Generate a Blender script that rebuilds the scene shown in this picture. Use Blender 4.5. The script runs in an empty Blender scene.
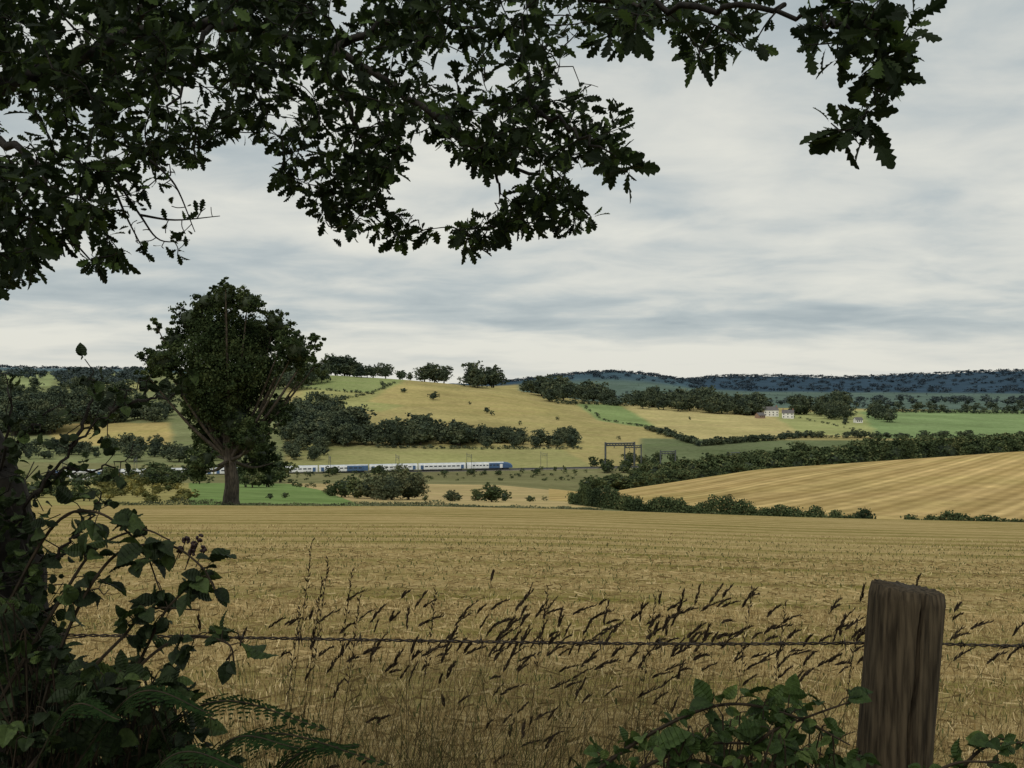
import bpy, math, random
import numpy as np
from mathutils import noise as mnoise, Vector
random.seed(7); R=np.random.default_rng(7)
CZ=1.6; F=1024.0
sc=bpy.context.scene
# ---------------------------------------------------------------- helpers
def lin(c):
    out=[]
    for v in c:
        v=v/255.0
        out.append(v/12.92 if v<=0.04045 else ((v+0.055)/1.055)**2.4)
    return out
class Acc:
    def __init__(s): s.v=[];s.f=[];s.n=0
    def add(s,v,f,m=0):
        v=np.asarray(v,float).reshape(-1,3); f=np.asarray(f,int)
        if len(f)==0: return
        s.v.append(v); s.f.append((f+s.n,m)); s.n+=len(v)
    def build(s,name,mats,smooth=False,parent=None,attrs=None):
        V=np.concatenate(s.v)
        me=bpy.data.meshes.new(name)
        me.vertices.add(len(V)); me.vertices.foreach_set('co',V.astype(np.float32).ravel())
        loops=np.concatenate([f.ravel() for f,m in s.f])
        tot=np.concatenate([np.full(len(f),f.shape[1]) for f,m in s.f])
        mi=np.concatenate([np.full(len(f),m) for f,m in s.f])
        st=np.concatenate([[0],np.cumsum(tot)[:-1]])
        me.loops.add(len(loops)); me.loops.foreach_set('vertex_index',loops.astype(np.int32))
        me.polygons.add(len(tot)); me.polygons.foreach_set('loop_start',st.astype(np.int32))
        try: me.polygons.foreach_set('loop_total',tot.astype(np.int32))
        except Exception: pass
        me.polygons.foreach_set('material_index',mi.astype(np.int32))
        me.polygons.foreach_set('use_smooth',np.full(len(tot),smooth))
        for m in mats: me.materials.append(m)
        me.update(calc_edges=True); me.validate()
        ob=bpy.data.objects.new(name,me); sc.collection.objects.link(ob)
        if parent: ob.parent=parent
        return ob
def empty(name):
    e=bpy.data.objects.new(name,None); sc.collection.objects.link(e); return e
def P(px,py,d): return np.array([(px-512)/F*d, d, CZ-(py-384)/F*d])
def norm(a): return a/(np.linalg.norm(a,axis=-1,keepdims=True)+1e-9)
def tube(path,rad,k=6):
    path=np.asarray(path,float); n=len(path); rad=np.broadcast_to(np.asarray(rad,float),(n,))
    t=norm(np.gradient(path,axis=0))
    ref=np.array([0.13,0.21,0.97]) if abs(t[:,2]).mean()<0.8 else np.array([0.97,0.2,0.1])
    a=norm(np.cross(t,ref)); b=np.cross(t,a)
    th=np.arange(k)*2*math.pi/k
    v=path[:,None,:]+rad[:,None,None]*(np.cos(th)[None,:,None]*a[:,None,:]+np.sin(th)[None,:,None]*b[:,None,:])
    i=np.arange(n-1)[:,None]*k; j=np.arange(k)[None,:]; j2=(j+1)%k
    f=np.stack([i+j,i+j2,i+k+j2,i+k+j],-1).reshape(-1,4)
    return v.reshape(-1,3),f
def catmull(pts,n=6):
    pts=np.asarray(pts,float); p=np.vstack([2*pts[0]-pts[1],pts,2*pts[-1]-pts[-2]])
    out=[]
    for i in range(1,len(p)-2):
        for t in np.arange(n)/n:
            out.append(0.5*((2*p[i])+(-p[i-1]+p[i+1])*t+(2*p[i-1]-5*p[i]+4*p[i+1]-p[i+2])*t*t+(-p[i-1]+3*p[i]-3*p[i+1]+p[i+2])*t**3))
    out.append(pts[-1]); return np.array(out)
def randrot(n):
    q=norm(R.normal(size=(n,4))); w,x,y,z=q.T
    return np.stack([np.stack([1-2*(y*y+z*z),2*(x*y-z*w),2*(x*z+y*w)],-1),
      np.stack([2*(x*y+z*w),1-2*(x*x+z*z),2*(y*z-x*w)],-1),
      np.stack([2*(x*z-y*w),2*(y*z+x*w),1-2*(x*x+y*y)],-1)],-2)
def frames(dirs,nh):
    y=norm(dirs); z=norm(nh-(nh*y).sum(-1,keepdims=True)*y); x=np.cross(y,z)
    return np.stack([x,y,z],-1)   # columns
def inst(tv,tf,pos,rot,scl):
    tv=np.asarray(tv,float); tf=np.asarray(tf)
    scl=np.asarray(scl,float); scl=scl.reshape(-1,1,1) if scl.ndim==1 else scl.reshape(-1,1,3)
    v=np.einsum('nij,nkj->nki',rot,tv[None]*scl)+pos[:,None,:]
    f=tf[None]+(np.arange(len(pos))*len(tv))[:,None,None]
    return v.reshape(-1,3),f.reshape(-1,tf.shape[1])
def inpoly(x,y,poly):
    x=np.asarray(x,float); y=np.asarray(y,float); r=np.zeros(np.broadcast(x,y).shape,bool); n=len(poly)
    for i in range(n):
        x1,y1=poly[i]; x2,y2=poly[(i+1)%n]
        if y1==y2: continue
        c=((y1>y)!=(y2>y))&(x<(x2-x1)*(y-y1)/(y2-y1)+x1); r^=c
    return r
def sample_poly(poly,n):
    a=np.array(poly,float); lo=a.min(0); hi=a.max(0); out=np.zeros((0,2))
    while len(out)<n:
        p=R.uniform(lo,hi,size=(n*3,2)); p=p[inpoly(p[:,0],p[:,1],poly)]; out=np.vstack([out,p])
    return out[:n]
# ---------------------------------------------------------------- materials
def newmat(name):
    m=bpy.data.materials.new(name); m.use_nodes=True; nt=m.node_tree; nt.nodes.clear()
    o=nt.nodes.new('ShaderNodeOutputMaterial'); return m,nt,o
def ramp(nt,cols,src):
    r=nt.nodes.new('ShaderNodeValToRGB'); e=r.color_ramp.elements
    while len(e)<len(cols): e.new(0.5)
    for i,(p,c) in enumerate(cols): e[i].position=p; e[i].color=(*c,1)
    nt.links.new(src,r.inputs[0]); return r
def leafmat(name,c1,c2,c3=None,trans=0.3,rough=0.6,nscale=0.0,spec=0.3,vein=0.0):
    m,nt,o=newmat(name); L=nt.links
    g=nt.nodes.new('ShaderNodeNewGeometry')
    cols=[(0.0,c1),(0.75,c2)]+([(0.97,c3)] if c3 else [])
    src=g.outputs['Random Per Island']
    if nscale>0:
        n=nt.nodes.new('ShaderNodeTexNoise'); n.inputs['Scale'].default_value=nscale; n.inputs['Detail'].default_value=3
        L.new(g.outputs['Position'],n.inputs['Vector'])
        mx=nt.nodes.new('ShaderNodeMath'); mx.operation='MULTIPLY_ADD'; L.new(n.outputs[0],mx.inputs[0]); mx.inputs[1].default_value=2.6; mx.inputs[2].default_value=-1.0
        m2=nt.nodes.new('ShaderNodeMath'); m2.operation='MULTIPLY_ADD'; L.new(src,m2.inputs[0]); m2.inputs[1].default_value=0.55; L.new(mx.outputs[0],m2.inputs[2])
        src=m2.outputs[0]
    r=ramp(nt,cols,src); colout=r.outputs[0]
    bsrc=None
    if vein>0:
        n=nt.nodes.new('ShaderNodeTexNoise'); n.inputs['Scale'].default_value=vein; n.inputs['Detail'].default_value=5; n.inputs['Roughness'].default_value=.7
        L.new(g.outputs['Position'],n.inputs['Vector']); rv=ramp(nt,[(.3,(.45,.45,.45)),(.7,(1.35,1.3,1.2))],n.outputs[0])
        mm=nt.nodes.new('ShaderNodeMix'); mm.data_type='RGBA'; mm.blend_type='MULTIPLY'; mm.inputs[0].default_value=1; L.new(colout,mm.inputs[6]); L.new(rv.outputs[0],mm.inputs[7]); colout=mm.outputs[2]
        bsrc=nt.nodes.new('ShaderNodeBump'); bsrc.inputs['Strength'].default_value=.5; bsrc.inputs['Distance'].default_value=.004; L.new(n.outputs[0],bsrc.inputs['Height'])
    if spec<=.1:
        p=nt.nodes.new('ShaderNodeBsdfDiffuse'); L.new(colout,p.inputs[0])
    else:
        p=nt.nodes.new('ShaderNodeBsdfPrincipled'); p.inputs['Roughness'].default_value=rough
        p.inputs['Specular IOR Level'].default_value=spec
        L.new(colout,p.inputs['Base Color'])
    if bsrc: L.new(bsrc.outputs[0],p.inputs['Normal'])
    if trans>0:
        t=nt.nodes.new('ShaderNodeBsdfTranslucent'); L.new(colout,t.inputs[0])
        ms=nt.nodes.new('ShaderNodeMixShader'); ms.inputs[0].default_value=trans
        L.new(p.outputs[0],ms.inputs[1]); L.new(t.outputs[0],ms.inputs[2]); L.new(ms.outputs[0],o.inputs[0])
    else: L.new(p.outputs[0],o.inputs[0])
    return m
def noisemat(name,c1,c2,scale=8,stretch=(1,1,1),rough=0.8,bump=0.3,detail=6,metal=0,bd=.01):
    m,nt,o=newmat(name); L=nt.links
    tc=nt.nodes.new('ShaderNodeTexCoord'); mp=nt.nodes.new('ShaderNodeMapping'); mp.inputs['Scale'].default_value=stretch
    n=nt.nodes.new('ShaderNodeTexNoise'); n.inputs['Scale'].default_value=scale; n.inputs['Detail'].default_value=detail
    L.new(tc.outputs['Object'],mp.inputs[0]); L.new(mp.outputs[0],n.inputs['Vector'])
    r=ramp(nt,[(0.36,c1),(0.64,c2)],n.outputs[0])
    p=nt.nodes.new('ShaderNodeBsdfPrincipled'); p.inputs['Roughness'].default_value=rough; p.inputs['Metallic'].default_value=metal
    L.new(r.outputs[0],p.inputs['Base Color'])
    if bump:
        b=nt.nodes.new('ShaderNodeBump'); b.inputs['Strength'].default_value=bump; b.inputs['Distance'].default_value=bd
        L.new(n.outputs[0],b.inputs['Height']); L.new(b.outputs[0],p.inputs['Normal'])
    p.inputs['Specular IOR Level'].default_value=.25
    L.new(p.outputs[0],o.inputs[0]); return m
# ---------------------------------------------------------------- terrain
pxk=[-400,0,200,320,400,500,600,760,1024,1500]
D=[95,110,130,160,200,240,270,330,400,455,500,550,600,700,900,1100,1350,1800,2600,3400,5000,9000,30000]
T={
-400:[507,505,501,495,490,486,484,481,480,478,466,455,450,438,412,390,374,380,372,378,383,384,384],
0:  [507,505,501,495,490,486,484,481,480,478,466,455,450,438,412,392,377,380,367,378,383,384,384],
200:[504,502,499,494,488,485,484,482,480,478,469,460,450,436,408,386,375,380,370,380,383,384,384],
320:[507,504,502,498,491,487,485,483,481,478,471,462,450,425,396,374,378,384,384,384,384,384,384],
400:[508,505,503,499,492,487,485,483,481,478,471,463,452,428,399,379,382,385,385,385,384,384,384],
500:[510,508,505,501,494,490,487,484,481,478,471,463,454,432,405,388,390,392,384,384,384,384,384],
600:[516,514,507,499,494,493,497,494,484,478,471,463,457,440,418,403,402,400,383,373,382,384,384],
760:[530,522,510,493,475,468.5,475,482,481,478,471,463,457,442,425,413,406,400,386,376,382,384,384],
1024:[537,530,515,490,467,451,451,458,466,468,468,461,454,442,430,418,408,402,389,373,382,384,384],
1500:[537,530,515,490,467,449,446,450,460,464,464,460,454,442,430,418,408,402,389,372,382,384,384]}
dd=np.exp(np.linspace(math.log(0.3),math.log(30000),1400))
pg=np.arange(-400,1501,10.0)
sk=np.interp(pg,[-400,110,420,560,800,1024,1500],[.095,.097,.0975,.100,.108,.113,.12])
tabpy=np.array([[np.interp(p,pxk,[T[k][i] for k in pxk]) for i in range(len(D))] for p in pg])
tabpy[:,D.index(3400)]=np.where(pg>480,np.interp(pg,[480,640,690,720,790,840,900,960,1024,1200],[383,383,380,375.5,376,377.5,375,372,370,368]),tabpy[:,D.index(3400)])
tabpy[:,D.index(2600)]=np.where(pg>480,np.interp(pg,[480,530,570,610,650,680,700,760,1024],[386,379,374,370.5,374,380,385,388,390]),tabpy[:,D.index(2600)])
Z=np.zeros((len(pg),len(dd)))
for i,p in enumerate(pg):
    zt=CZ-(tabpy[i]-384)/F*np.array(D)
    K=np.concatenate([[0.3,40,74],D]); zz=np.concatenate([[-sk[i]*.3,-sk[i]*40,-sk[i]*74],zt])
    Z[i]=np.interp(dd,K,zz)
def sm(a,w,ax):
    k=np.hanning(w+2)[1:-1]; k/=k.sum()
    pad=[(0,0),(0,0)]; pad[ax]=(w//2,w//2); a=np.pad(a,pad,mode='edge')
    return np.apply_along_axis(lambda m:np.convolve(m,k,'valid'),ax,a)
Z=sm(Z,9,1); Z=sm(Z,5,0)
ld=np.log(dd)
def zat(px,d):
    px=np.clip(np.asarray(px,float),-400,1499.9); d=np.clip(np.asarray(d,float),0.3,29999)
    a=(px+400)/10; i=np.clip(a.astype(int),0,len(pg)-2); fa=a-i
    b=(np.log(d)-ld[0])/(ld[1]-ld[0]); j=np.clip(b.astype(int),0,len(dd)-2); fb=b-j
    return (Z[i,j]*(1-fa)+Z[i+1,j]*fa)*(1-fb)+(Z[i,j+1]*(1-fa)+Z[i+1,j+1]*fa)*fb
def pyat(px,d): return 384+F*(CZ-zat(px,d))/d
def zxy(x,y): return zat(512+F*x/y,y)
def dfind(px,py,dmin,dmax):
    ds=np.exp(np.linspace(math.log(dmin),math.log(dmax),200)); v=pyat(np.full(200,px),ds)
    return ds[np.argmin(abs(v-py))]
rs=np.concatenate([np.exp(np.linspace(math.log(0.3),math.log(60),90)),np.linspace(61.5,130,60),np.linspace(132,560,200),np.linspace(565,1400,200),np.exp(np.linspace(math.log(1410),math.log(29000),110))])
az=np.radians(np.concatenate([np.arange(-180,-60,3.0),np.arange(-60,-30,0.6),np.arange(-30,30,0.11),np.arange(30,60,0.6),np.arange(60,180,3.0)]))
A_,R_=np.meshgrid(az,rs,indexing='ij'); Ac=np.clip(A_,-math.radians(50),math.radians(50))
dep=R_; rad=dep/np.cos(Ac)
X=rad*np.sin(A_); Y=rad*np.cos(A_); PX=512+F*np.tan(Ac); ZZ=zat(PX,dep)
rough=np.where(dep>2200,np.interp(dep,[2200,2600,3600,5000],[0,4,6,0]),0)
ns=np.array([mnoise.noise(Vector((a*0.01,b*0.003,0.0))) if c>0 else 0 for a,b,c in zip(X.ravel(),Y.ravel(),rough.ravel())]).reshape(X.shape)
ZZ=ZZ+rough*(ns+R.normal(size=X.shape)*0.12)
PY=384+F*(CZ-ZZ)/dep
na,nr=X.shape
cam_v=np.stack([X,Y,ZZ],-1).reshape(-1,3)
i=np.arange(na)[:,None]; j=np.arange(nr-1)[None,:]; i2=(i+1)%na
f=np.stack([i*nr+j,i*nr+j+1,i2*nr+j+1,i2*nr+j],-1).reshape(-1,4)[:, ::-1]
KL=0.88
def alb(c):
    a=np.array(lin(c))/KL; l=a@np.array([.3,.6,.1]); return np.minimum(a*.94+l*.06,.8)
C=np.zeros(X.shape+(3,)); C[:]=alb((104,108,74))
wob=np.array([mnoise.noise(Vector((a*0.02,b*0.02,3.0))) for a,b in zip(X.ravel(),Y.ravel())]).reshape(X.shape)
PXw=PX+wob*5; PYw=PY+wob*1.2
def paint(mask,c): C[mask]=alb(c)
paint((dep>500),(156,143,94))
paint((dep>500)&(PX<285),(118,122,84))
paint((dep>520)&inpoly(PXw,PYw,[(40,424),(170,422),(170,446),(60,446)]),(168,150,96))
paint((dep>520)&inpoly(PXw,PYw,[(-60,374),(58,374),(50,386),(-60,386)]),(134,142,98))
paint((dep>520)&inpoly(PXw,PYw,[(90,386),(150,382),(150,390),(90,396)]),(150,146,98))
paint((dep>520)&(dep<1200)&inpoly(PXw,PYw,[(280,365),(420,370),(398,384),(372,393),(300,388)]),(132,140,90))
paint((dep>520)&(dep<1200)&inpoly(PXw,PYw,[(290,440),(420,447),(560,448),(600,470),(290,470)]),(142,138,90))
paint((dep>520)&(dep<1200)&inpoly(PXw,PYw,[(300,388),(372,393),(395,384),(440,396),(380,412),(300,404)]),(146,144,92))
paint((dep>520)&(dep<1200)&inpoly(PXw,PYw,[(395,384),(500,395),(540,402),(560,412),(500,418),(430,408),(370,402)]),(162,147,96))
paint((dep>520)&(dep<1200)&inpoly(PXw,PYw,[(575,404),(615,403),(662,426),(640,427),(600,421)]),(122,138,88))
paint((dep>520)&(dep<1500)&inpoly(PXw,PYw,[(625,404),(700,408),(800,412),(795,438),(690,446),(655,428)]),(172,158,108))
paint((dep>520)&(dep<1500)&inpoly(PXw,PYw,[(770,413),(880,410),(875,436),(800,434)]),(148,150,98))
paint((dep>520)&(dep<1500)&inpoly(PXw,PYw,[(860,412),(1300,405),(1300,440),(880,438)]),(120,138,92))
paint((dep>420)&(dep<720)&(PX>640)&(PYw>437),(102,110,78))
paint((dep>300)&(dep<=520),(118,115,80))
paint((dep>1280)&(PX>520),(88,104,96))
paint((dep>2300),(56,74,90))  # aerial haze painted into the far ground as blue-grey colour
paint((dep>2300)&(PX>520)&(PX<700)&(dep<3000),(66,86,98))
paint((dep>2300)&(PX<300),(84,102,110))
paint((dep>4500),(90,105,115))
strip=(dep>118)&(dep<310)&(PX>285)&(PX<600); paint(strip,(170,150,106))
paint((dep>79)&(dep<300)&inpoly(PXw,PYw,[(185,476),(262,478),(320,490),(362,505),(350,520),(185,520)]),(112,132,78))
paint((dep>79)&(dep<300)&(PXw<190),(150,140,88))
mound=(dep>104)&(dep<330)&(PX>(548))&(PYw<np.interp(PX,[548,600,700,880,1024],[500,504,509,524,527])); paint(mound,(176,151,100))
near=dep<78
paint(near,(158,136,86))
paint(dep<3.6,(80,76,50))
# soften field boundaries a little along depth / azimuth
S=sm(sm(C[...,0],3,1),3,0); 
for ch in range(3):
    far=dep>480; s_=sm(sm(C[...,ch],3,1),5,0); C[...,ch]=np.where(far,s_,C[...,ch])
acc=Acc(); acc.add(cam_v,f)
cidx=(np.arange(na)*nr)
acc.v.append(np.array([[0,0,0.0]])); capf=np.stack([np.full(na,acc.n),cidx,(np.roll(cidx,-1))],-1); acc.n+=1; acc.f.append((capf,0))
gm,nt,o=newmat('fields_ground'); L=nt.links
at=nt.nodes.new('ShaderNodeAttribute'); at.attribute_name='Col'
zn=nt.nodes.new('ShaderNodeAttribute'); zn.attribute_name='Zone'
sepz=nt.nodes.new('ShaderNodeSeparateColor'); L.new(zn.outputs['Color'],sepz.inputs[0])
geo=nt.nodes.new('ShaderNodeNewGeometry')
def mapn(scale,rot=(0,0,0)):
    m=nt.nodes.new('ShaderNodeMapping'); m.inputs['Scale'].default_value=scale; m.inputs['Rotation'].default_value=rot
    L.new(geo.outputs['Position'],m.inputs[0]); return m.outputs[0]
def nz(vec,scale,detail=4,rough=.6,dist=0):
    n=nt.nodes.new('ShaderNodeTexNoise'); L.new(vec,n.inputs['Vector']); n.inputs['Scale'].default_value=scale
    n.inputs['Detail'].default_value=detail; n.inputs['Roughness'].default_value=rough; n.inputs['Distortion'].default_value=dist; return n.outputs[0]
def mth(op,a,b=None,c=None):
    m=nt.nodes.new('ShaderNodeMath'); m.operation=op
    for k,v in enumerate((a,b,c)):
        if v is None: continue
        if isinstance(v,(int,float)): m.inputs[k].default_value=v
        else: L.new(v,m.inputs[k])
    return m.outputs[0]
def mixc(fac,a,b,mode='MIX'):
    m=nt.nodes.new('ShaderNodeMix'); m.data_type='RGBA'; m.blend_type=mode; m.clamp_factor=True
    if isinstance(fac,(int,float)): m.inputs[0].default_value=fac
    else: L.new(fac,m.inputs[0])
    for k,v in ((6,a),(7,b)):
        if isinstance(v,tuple): m.inputs[k].default_value=(*v,1)
        else: L.new(v,m.inputs[k])
    return m.outputs[2]
big=nz(mapn((0.012,0.012,0.0)),1.0,6,.65)
fine=nz(mapn((0.25,0.25,0.05)),1.0,5,.7)
va=mth('MULTIPLY_ADD',big,1.2,0.40); vb=mth('MULTIPLY_ADD',fine,1.2,0.40); vv=mth('MULTIPLY',va,vb)
cc=nt.nodes.new('ShaderNodeCombineColor'); L.new(vv,cc.inputs[0]);L.new(vv,cc.inputs[1]);L.new(vv,cc.inputs[2])
land=mixc(1.0,at.outputs['Color'],cc.outputs[0],'MULTIPLY')
land=mixc(mth('MULTIPLY_ADD',nz(mapn((0.02,0.05,0.0)),1.0,5,.6),2.4,-1.0),land,mixc(1.0,land,(.80,.90,.76),'MULTIPLY'))
def wave(rotdeg,scale,dist,det,ds,sx=1):
    w=nt.nodes.new('ShaderNodeTexWave'); w.wave_type='BANDS'; w.bands_direction='Y'; L.new(mapn((sx,1,0),(0,0,math.radians(rotdeg))),w.inputs['Vector'])
    w.inputs['Scale'].default_value=scale; w.inputs['Distortion'].default_value=dist; w.inputs['Detail'].default_value=det; w.inputs['Detail Scale'].default_value=ds; return w.outputs['Fac']
w1=wave(-2.5,.095,3.0,4,.8,.25); w2=wave(-2.5,.27,4.0,4,1.2,.3)
band=mth('ADD',mth('MULTIPLY',w1,.65),mth('MULTIPLY',w2,.35))
st1=nz(mapn((1.9,5,1)),1.0,7,.78); st2=nz(mapn((16,26,1)),1.0,4,.8)
patch=nz(mapn((0.07,0.12,0)),1.0,6,.65)
rr=ramp(nt,[(0.30,(0.115,0.090,0.036)),(0.50,(0.40,0.300,0.130)),(0.76,(0.66,0.52,0.27))],mth('MULTIPLY_ADD',st1,0.85,mth('MULTIPLY_ADD',st2,0.5,-0.15)))
green=mixc(1.0,rr.outputs[0],(.52,.60,.38),'MULTIPLY')
bf=mth('MULTIPLY',mth('MULTIPLY_ADD',band,1.8,-0.5),mth('MULTIPLY_ADD',patch,2.6,-.55))
nearc=mixc(bf,rr.outputs[0],green)
nearc=mixc(mth('MULTIPLY_ADD',patch,-2.4,1.35),nearc,mixc(.45,nearc,(0.56,0.42,0.20)))
def waver(scale,dist,ds=.1):
    w=nt.nodes.new('ShaderNodeTexWave'); w.bands_direction='X'; L.new(mapn((1,1,0),(0,0,math.radians(37.5))),w.inputs['Vector'])
    w.inputs['Scale'].default_value=scale; w.inputs['Distortion'].default_value=dist; w.inputs['Detail Scale'].default_value=ds; return w.outputs['Fac']
ml=ramp(nt,[(0.0,(0.84,0.83,0.79)),(0.5,(1,1,1)),(0.9,(1.02,1.02,1.02)),(0.98,(1.2,1.21,1.23))],waver(.036,1.4))
ml2=ramp(nt,[(0.0,(0.86,0.855,0.82)),(1,(1.08,1.08,1.08))],waver(.13,1.6))
moundc=mixc(1.0,mixc(1.0,land,ml.outputs[0],'MULTIPLY'),ml2.outputs[0],'MULTIPLY')
col=mixc(sepz.outputs[1],land,moundc); col=mixc(sepz.outputs[0],col,nearc)
pb=nt.nodes.new('ShaderNodeBsdfDiffuse'); L.new(col,pb.inputs[0])
bp=nt.nodes.new('ShaderNodeBump'); bp.inputs['Strength'].default_value=0.8; bp.inputs['Distance'].default_value=0.06; L.new(st2,bp.inputs['Height']); L.new(bp.outputs[0],pb.inputs['Normal'])
L.new(pb.outputs[0],o.inputs[0])
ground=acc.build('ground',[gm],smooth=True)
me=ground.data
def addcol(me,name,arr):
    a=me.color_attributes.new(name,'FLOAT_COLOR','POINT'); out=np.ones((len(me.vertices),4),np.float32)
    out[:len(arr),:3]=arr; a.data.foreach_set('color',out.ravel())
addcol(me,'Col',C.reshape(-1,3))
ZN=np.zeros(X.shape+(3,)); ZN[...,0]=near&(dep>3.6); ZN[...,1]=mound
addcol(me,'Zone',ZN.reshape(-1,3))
# ---------------------------------------------------------------- tree templates
def clumpleaves(lobes,nclump,nleaf,crad,inner=.45):
    lob=np.array([list(c)+list(r) for c,r in lobes]); vol=(lob[:,3]*lob[:,5]); vol/=vol.sum()
    id=R.choice(len(lob),nclump,p=vol); u=norm(R.normal(size=(nclump,3))); rr=R.uniform(inner,1.0,(nclump,1))
    cc=lob[id,:3]+u*lob[id,3:]*rr
    cr=crad*R.uniform(0.5,1.5,(nclump,1,1))*lob[id,3:].mean(1)[:,None,None]
    pts=cc[:,None,:]+norm(R.normal(size=(nclump,nleaf,3)))*R.uniform(0.1,1,(nclump,nleaf,1))*cr*np.array([1,1,.7])
    return pts.reshape(-1,3)
LV=np.array([[-.5,-.3,0],[0,-.5,.1],[.5,-.2,0],[.35,.45,-.08],[-.4,.4,.1]]); 
LF=np.array([[0,1,2,3,4]])
def blob(c,r,nu=8,nv=6):
    v=[]
    for i_ in range(nv+1):
        for j_ in range(nu):
            t1=math.pi*i_/nv; p1=2*math.pi*j_/nu; s_=1+.25*R.normal()*.5
            v.append([c[0]+r[0]*s_*math.sin(t1)*math.cos(p1),c[1]+r[1]*s_*math.sin(t1)*math.sin(p1),c[2]+r[2]*math.cos(t1)*(1 if i_ in(0,nv) else s_)])
    f_=[[i_*nu+j_,(i_+1)*nu+j_,(i_+1)*nu+(j_+1)%nu,i_*nu+(j_+1)%nu] for i_ in range(nv) for j_ in range(nu)]
    return np.array(v),np.array(f_)
def rand_tree(n,nl,lsz):
    lobes=[]
    for k in range(R.integers(7,12)):
        a=R.uniform(0,6.28); h=R.uniform(.26,.82); r=R.uniform(.13,.23); w=R.uniform(.16,.36)*math.sin(math.pi*min(1,(h*.75+.2)))
        lobes.append(((w*math.cos(a),w*math.sin(a),h),(r*1.1,r*1.1,r*.95)))
    lobes.append(((0,0,.45),(.32,.32,.32)))
    p=clumpleaves(lobes,n,nl,.40,.6); p[:,2]=np.maximum(p[:,2],.02)
    v,f=inst(LV,LF,p,randrot(len(p)),R.uniform(.6,1.3,len(p))*lsz)
    tv,tf=tube([[0,0,-.08],[.01,0,.2],[0,.01,.55]],[.035,.025,.012],5)
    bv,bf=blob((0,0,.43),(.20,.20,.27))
    return v,f,tv,tf,bv,bf
TT=[rand_tree(26,4,.14) for _ in range(8)]
TL=[rand_tree(60,7,.085) for _ in range(8)]
TM=[rand_tree(150,11,.052) for _ in range(8)]
TN=[rand_tree(300,18,.030) for _ in range(5)]
mfar=leafmat('distant_foliage',(0.036,0.052,0.044),(0.092,0.116,0.070),(0.14,0.155,0.088),trans=0,nscale=.09,spec=.1)
mmid=leafmat('hedge_foliage',(0.030,0.045,0.026),(0.088,0.116,0.052),(0.155,0.165,0.075),trans=0,nscale=.16,spec=.1)
mhaze=leafmat('hazy_foliage',(0.060,0.084,0.092),(0.100,0.130,0.126),None,trans=0,nscale=.03,spec=.1)  # distance haze is mixed into these leaf colours
mcore=noisemat('foliage_shade',(0.025,0.036,0.022),(0.045,0.06,0.034),scale=1.2,bump=0)  # dark colour stands in for the shade inside tree crowns
mgorse=leafmat('gorse_flower_foliage',(0.06,0.075,0.03),(0.18,0.17,0.06),(0.36,0.31,0.10),trans=0,nscale=.2,spec=.1)
mbark=noisemat('bark',(0.03,0.025,0.02),(0.09,0.075,0.058),scale=10,stretch=(1,1,.25),bump=.8)
class Trees:
    def __init__(s): s.a=Acc()
    def put(s,px,d,h,wf=1.0,sink=.04):
        hp=h*F/d; t=random.choice(TT if hp<6.5 else (TL if hp<14 else (TM if hp<34 else TN))); v,f,tv,tf,bv,bf=t
        an=random.uniform(0,6.28); c,sn=math.cos(an),math.sin(an); M=np.array([[c,-sn,0],[sn,c,0],[0,0,1]])
        S=np.array([h*wf,h*wf,h]); x=(px-512)/F*d; z=float(zat(px,d))
        p=np.array([x,d,z-sink*h])
        s.a.add((v@M.T)*S+p,f,0); s.a.add((tv@M.T)*S+p,tf,1)
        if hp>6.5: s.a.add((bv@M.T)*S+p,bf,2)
    def area(s,poly,n,h,dr,wf=1.1):
        for px,py in sample_poly(poly,n):
            d=dfind(px,py,*dr); s.put(px,d,random.uniform(*h)*d/F,wf*random.uniform(.8,1.3))
    def tops(s,x0,x1,n,d,topf,wf=1.1,jit=3):
        for px in np.linspace(x0,x1,n)+R.uniform(-4,4,n):
            dx=random.uniform(*d); top=topf(px)+random.uniform(-jit,jit); h=max(2.0,(float(pyat(px,dx))-top)*dx/F)
            s.put(px,dx,h,wf*random.uniform(.8,1.2))
W=(530,1250)
t=Trees()
def rect(x0,y0,x1,y1): return [(x0,y0),(x1,y0),(x1,y1),(x0,y1)]
t.area(rect(326,373,350,377),6,(20,30),W); t.area(rect(350,374,395,379),8,(12,19),W); t.area(rect(400,378,420,381),3,(9,14),W)
t.area(rect(424,380,450,384),4,(18,24),W); t.area(rect(466,385,506,389),8,(16,28),W); t.area(rect(512,389,540,393),5,(10,16),W)
t.area(rect(540,394,600,402),20,(12,25),W,1.2); t.area(rect(598,402,645,406),12,(8,16),W,1.2)
t.area([(640,405),(700,408),(762,414),(762,417),(700,413),(640,409)],48,(12,26),W,1.1)
t.area(rect(796,414,850,420),9,(14,28),W); t.area(rect(832,404,852,408),5,(14,18),(530,1500)); t.area(rect(873,418,897,423),5,(12,17),W)
t.area(rect(740,412,830,416),12,(7,14),(530,1500)); t.area(rect(850,408,1040,413),40,(4,10),(530,1500),1.5); 
for p in [(433,400,10),(404,393,7),(383,387,7),(487,413,7),(492,416,6),(345,400,5),(558,420,5),(470,405,4),(520,425,5),(618,440,5),(845,425,8),(690,420,4)]:
    d=dfind(p[0],p[1],*W); t.put(p[0],d,p[2]*d/F,1.2)
def hedge_line(T_,pts,n,h,dr=W,wf=1.9):
    pts=np.array(pts,float)
    for u in np.linspace(0,len(pts)-1.001,n):
        k=int(u); q=pts[k]+(pts[k+1]-pts[k])*(u-k); d=dfind(q[0],q[1]+random.uniform(-.4,.4),*dr); T_.put(q[0]+random.uniform(-2,2),d,random.uniform(*h)*d/F,wf)
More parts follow.
